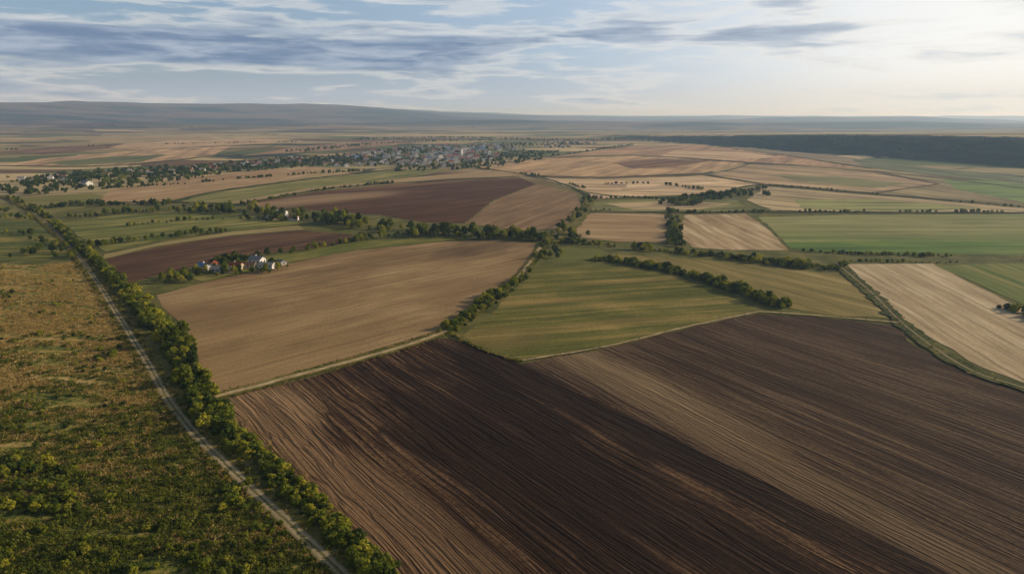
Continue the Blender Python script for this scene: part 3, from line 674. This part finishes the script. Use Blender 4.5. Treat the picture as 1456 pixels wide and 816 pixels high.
def church(loc):
    e=link(bpy.data.objects.new('church',None)); e.location=(loc[0],loc[1],.3); e.rotation_euler=(0,0,.6)
    for k,(v,f,mi) in house_parts(13,28,10,6,1,False).items():
        me=bpy.data.meshes.new(k); me.from_pydata(v,[],f); me.materials.append([W_white,R_red,M_glass,M_door][mi]); link(bpy.data.objects.new(k,me)).parent=e
    V,Fc,Mi=[],[],[]; box(V,Fc,Mi,-3.2,3.2,-20.5,-14.6,-.2,20,0); me=bpy.data.meshes.new('tower'); me.from_pydata(V,[],Fc); me.materials.append(W_white); link(bpy.data.objects.new('tower',me)).parent=e
    V,Fc,Mi=[],[],[]; tube(V,Fc,Mi,(0,-17.5,20.02),(0,-17.5,28),4.2,.1,8); me=bpy.data.meshes.new('spire'); me.from_pydata(V,[],Fc); me.materials.append(R_grey); link(bpy.data.objects.new('spire',me)).parent=e
church(G(652,222))

# ------------------------------------------------------------------ haze (real scattering air layer)
me=bpy.data.meshes.new('haze'); V,Fc,Mi=[],[],[]; box(V,Fc,Mi,-46000,46000,-46000,46000,-120,300,0); me.from_pydata(V,[],Fc)
hm=bpy.data.materials.new('haze_air'); hm.use_nodes=True; nt=hm.node_tree; nt.nodes.remove(nt.nodes['Principled BSDF'])
vs=nt.nodes.new('ShaderNodeVolumeScatter'); vs.inputs['Color'].default_value=(.50,.73,1,1); vs.inputs['Density'].default_value=1/13000; vs.inputs['Anisotropy'].default_value=.3
nt.links.new(vs.outputs[0],nt.nodes['Material Output'].inputs['Volume']); me.materials.append(hm); link(bpy.data.objects.new('haze',me))

# ------------------------------------------------------------------ sky
w=bpy.data.worlds.new('World'); S.world=w; w.use_nodes=True; T=NT(w.node_tree); bg=w.node_tree.nodes['Background']
sky=T.n('ShaderNodeTexSky'); sky.sky_type='NISHITA'; sky.sun_disc=False; sky.sun_elevation=SUN_EL; sky.sun_rotation=SUN_AZ; sky.altitude=200; sky.dust_density=2.0
bg.inputs[1].default_value=.1
tc=T.n('ShaderNodeTexCoord'); nv=T.n('ShaderNodeVectorMath',operation='NORMALIZE'); T.l(tc.outputs['Generated'],nv.inputs[0])
s3=T.n('ShaderNodeSeparateXYZ'); T.l(nv.outputs[0],s3.inputs[0])
az=T.m('MULTIPLY',T.m('ARCTAN2',s3.outputs[0],s3.outputs[1]),57.296); el=T.m('MULTIPLY',T.m('ARCSINE',s3.outputs[2]),57.296)
cx=T.n('ShaderNodeCombineXYZ'); T.l(az,cx.inputs[0]); T.l(el,cx.inputs[1])
nA=T.noise(T.mp(cx.outputs[0],(1/13,1/1.7,1),0.01,(4.1,2.2,0)),1.0,9,0.57,0.3)
nB=T.noise(T.mp(cx.outputs[0],(1/5.5,1/.75,1),0.03,(1.1,7.2,0)),1.0,8,0.6,0.35)
def gauss(v,c,wd): 
    q=T.m('DIVIDE',T.m('SUBTRACT',v,c),wd); return T.m('EXPONENT',T.m('MULTIPLY',T.m('MULTIPLY',q,q),-1))
bank=T.m('MULTIPLY',gauss(el,4.9,1.2),T.ss(az,8,-12))
top=T.m('MULTIPLY',gauss(el,6.9,1.0),gauss(az,7,7))
rs=T.m('MULTIPLY',gauss(el,6.0,.55),gauss(az,21,7))
low=gauss(el,1.0,1.5)
d=T.m('ADD',nA,T.m('MULTIPLY',bank,.40)); d=T.m('ADD',d,T.m('MULTIPLY',top,.17)); d=T.m('ADD',d,T.m('MULTIPLY',rs,.22)); d=T.m('ADD',d,T.m('MULTIPLY',T.m('SUBTRACT',nB,.5),.40))
cov=T.ss(d,.54,.76)
veil=T.ss(az,-28,28,.1,.85)
K=10.0
def kc(c,s=1.0): a=lin(c); return (a[0]*K*s,a[1]*K*s,a[2]*K*s,1)
base=T.mix(veil,T.mix(.35,sky.outputs[0],kc((138,178,226))),T.mix(T.ss(az,0,34),kc((188,208,232)),kc((250,249,246),1.08)))
wis=T.m('MULTIPLY',T.ss(nB,.5,.75),T.ss(el,1.5,5)); base=T.mix(T.m('MULTIPLY',wis,.5),base,kc((228,232,236)))
base=T.mix(T.m('MULTIPLY',low,.85),base,T.mix(T.ss(az,-8,34),kc((180,192,210)),kc((236,231,222))))
cc=T.mix(T.ss(nB,.36,.68),kc((114,136,168)),kc((170,184,204)))
cc=T.mix(T.ss(az,0,30,0,.5),cc,kc((196,204,214)))
lit=T.ss(d,.47,.58); rim=T.m('MULTIPLY',lit,T.m('SUBTRACT',1.0,cov))
out=T.mix(cov,T.mix(T.m('MULTIPLY',rim,.5),base,kc((236,234,230))),cc)
hi=T.ss(el,16,30); out=T.mix(hi,out,sky.outputs[0])
T.l(out,bg.inputs[0])

# ------------------------------------------------------------------ sun + camera
sd=Vector((math.sin(SUN_AZ)*math.cos(SUN_EL),math.cos(SUN_AZ)*math.cos(SUN_EL),math.sin(SUN_EL)))
sl=bpy.data.lights.new('sun','SUN'); sl.energy=5.0; sl.angle=math.radians(.5); sl.color=(1,.86,.67)
so=link(bpy.data.objects.new('sun',sl)); so.rotation_euler=(-sd).to_track_quat('-Z','Y').to_euler(); so.location=(0,0,300)
cam=bpy.data.cameras.new('camera'); cam.sensor_width=36; cam.lens=36*F/1456; cam.clip_start=1; cam.clip_end=120000
co=link(bpy.data.objects.new('camera',cam)); co.location=(0,0,H); co.rotation_euler=(math.pi/2-PITCH,0,0); S.camera=co
S.view_settings.view_transform='Standard'; S.view_settings.look='None'; S.view_settings.exposure=0
print('OBJ',len(bpy.data.objects))
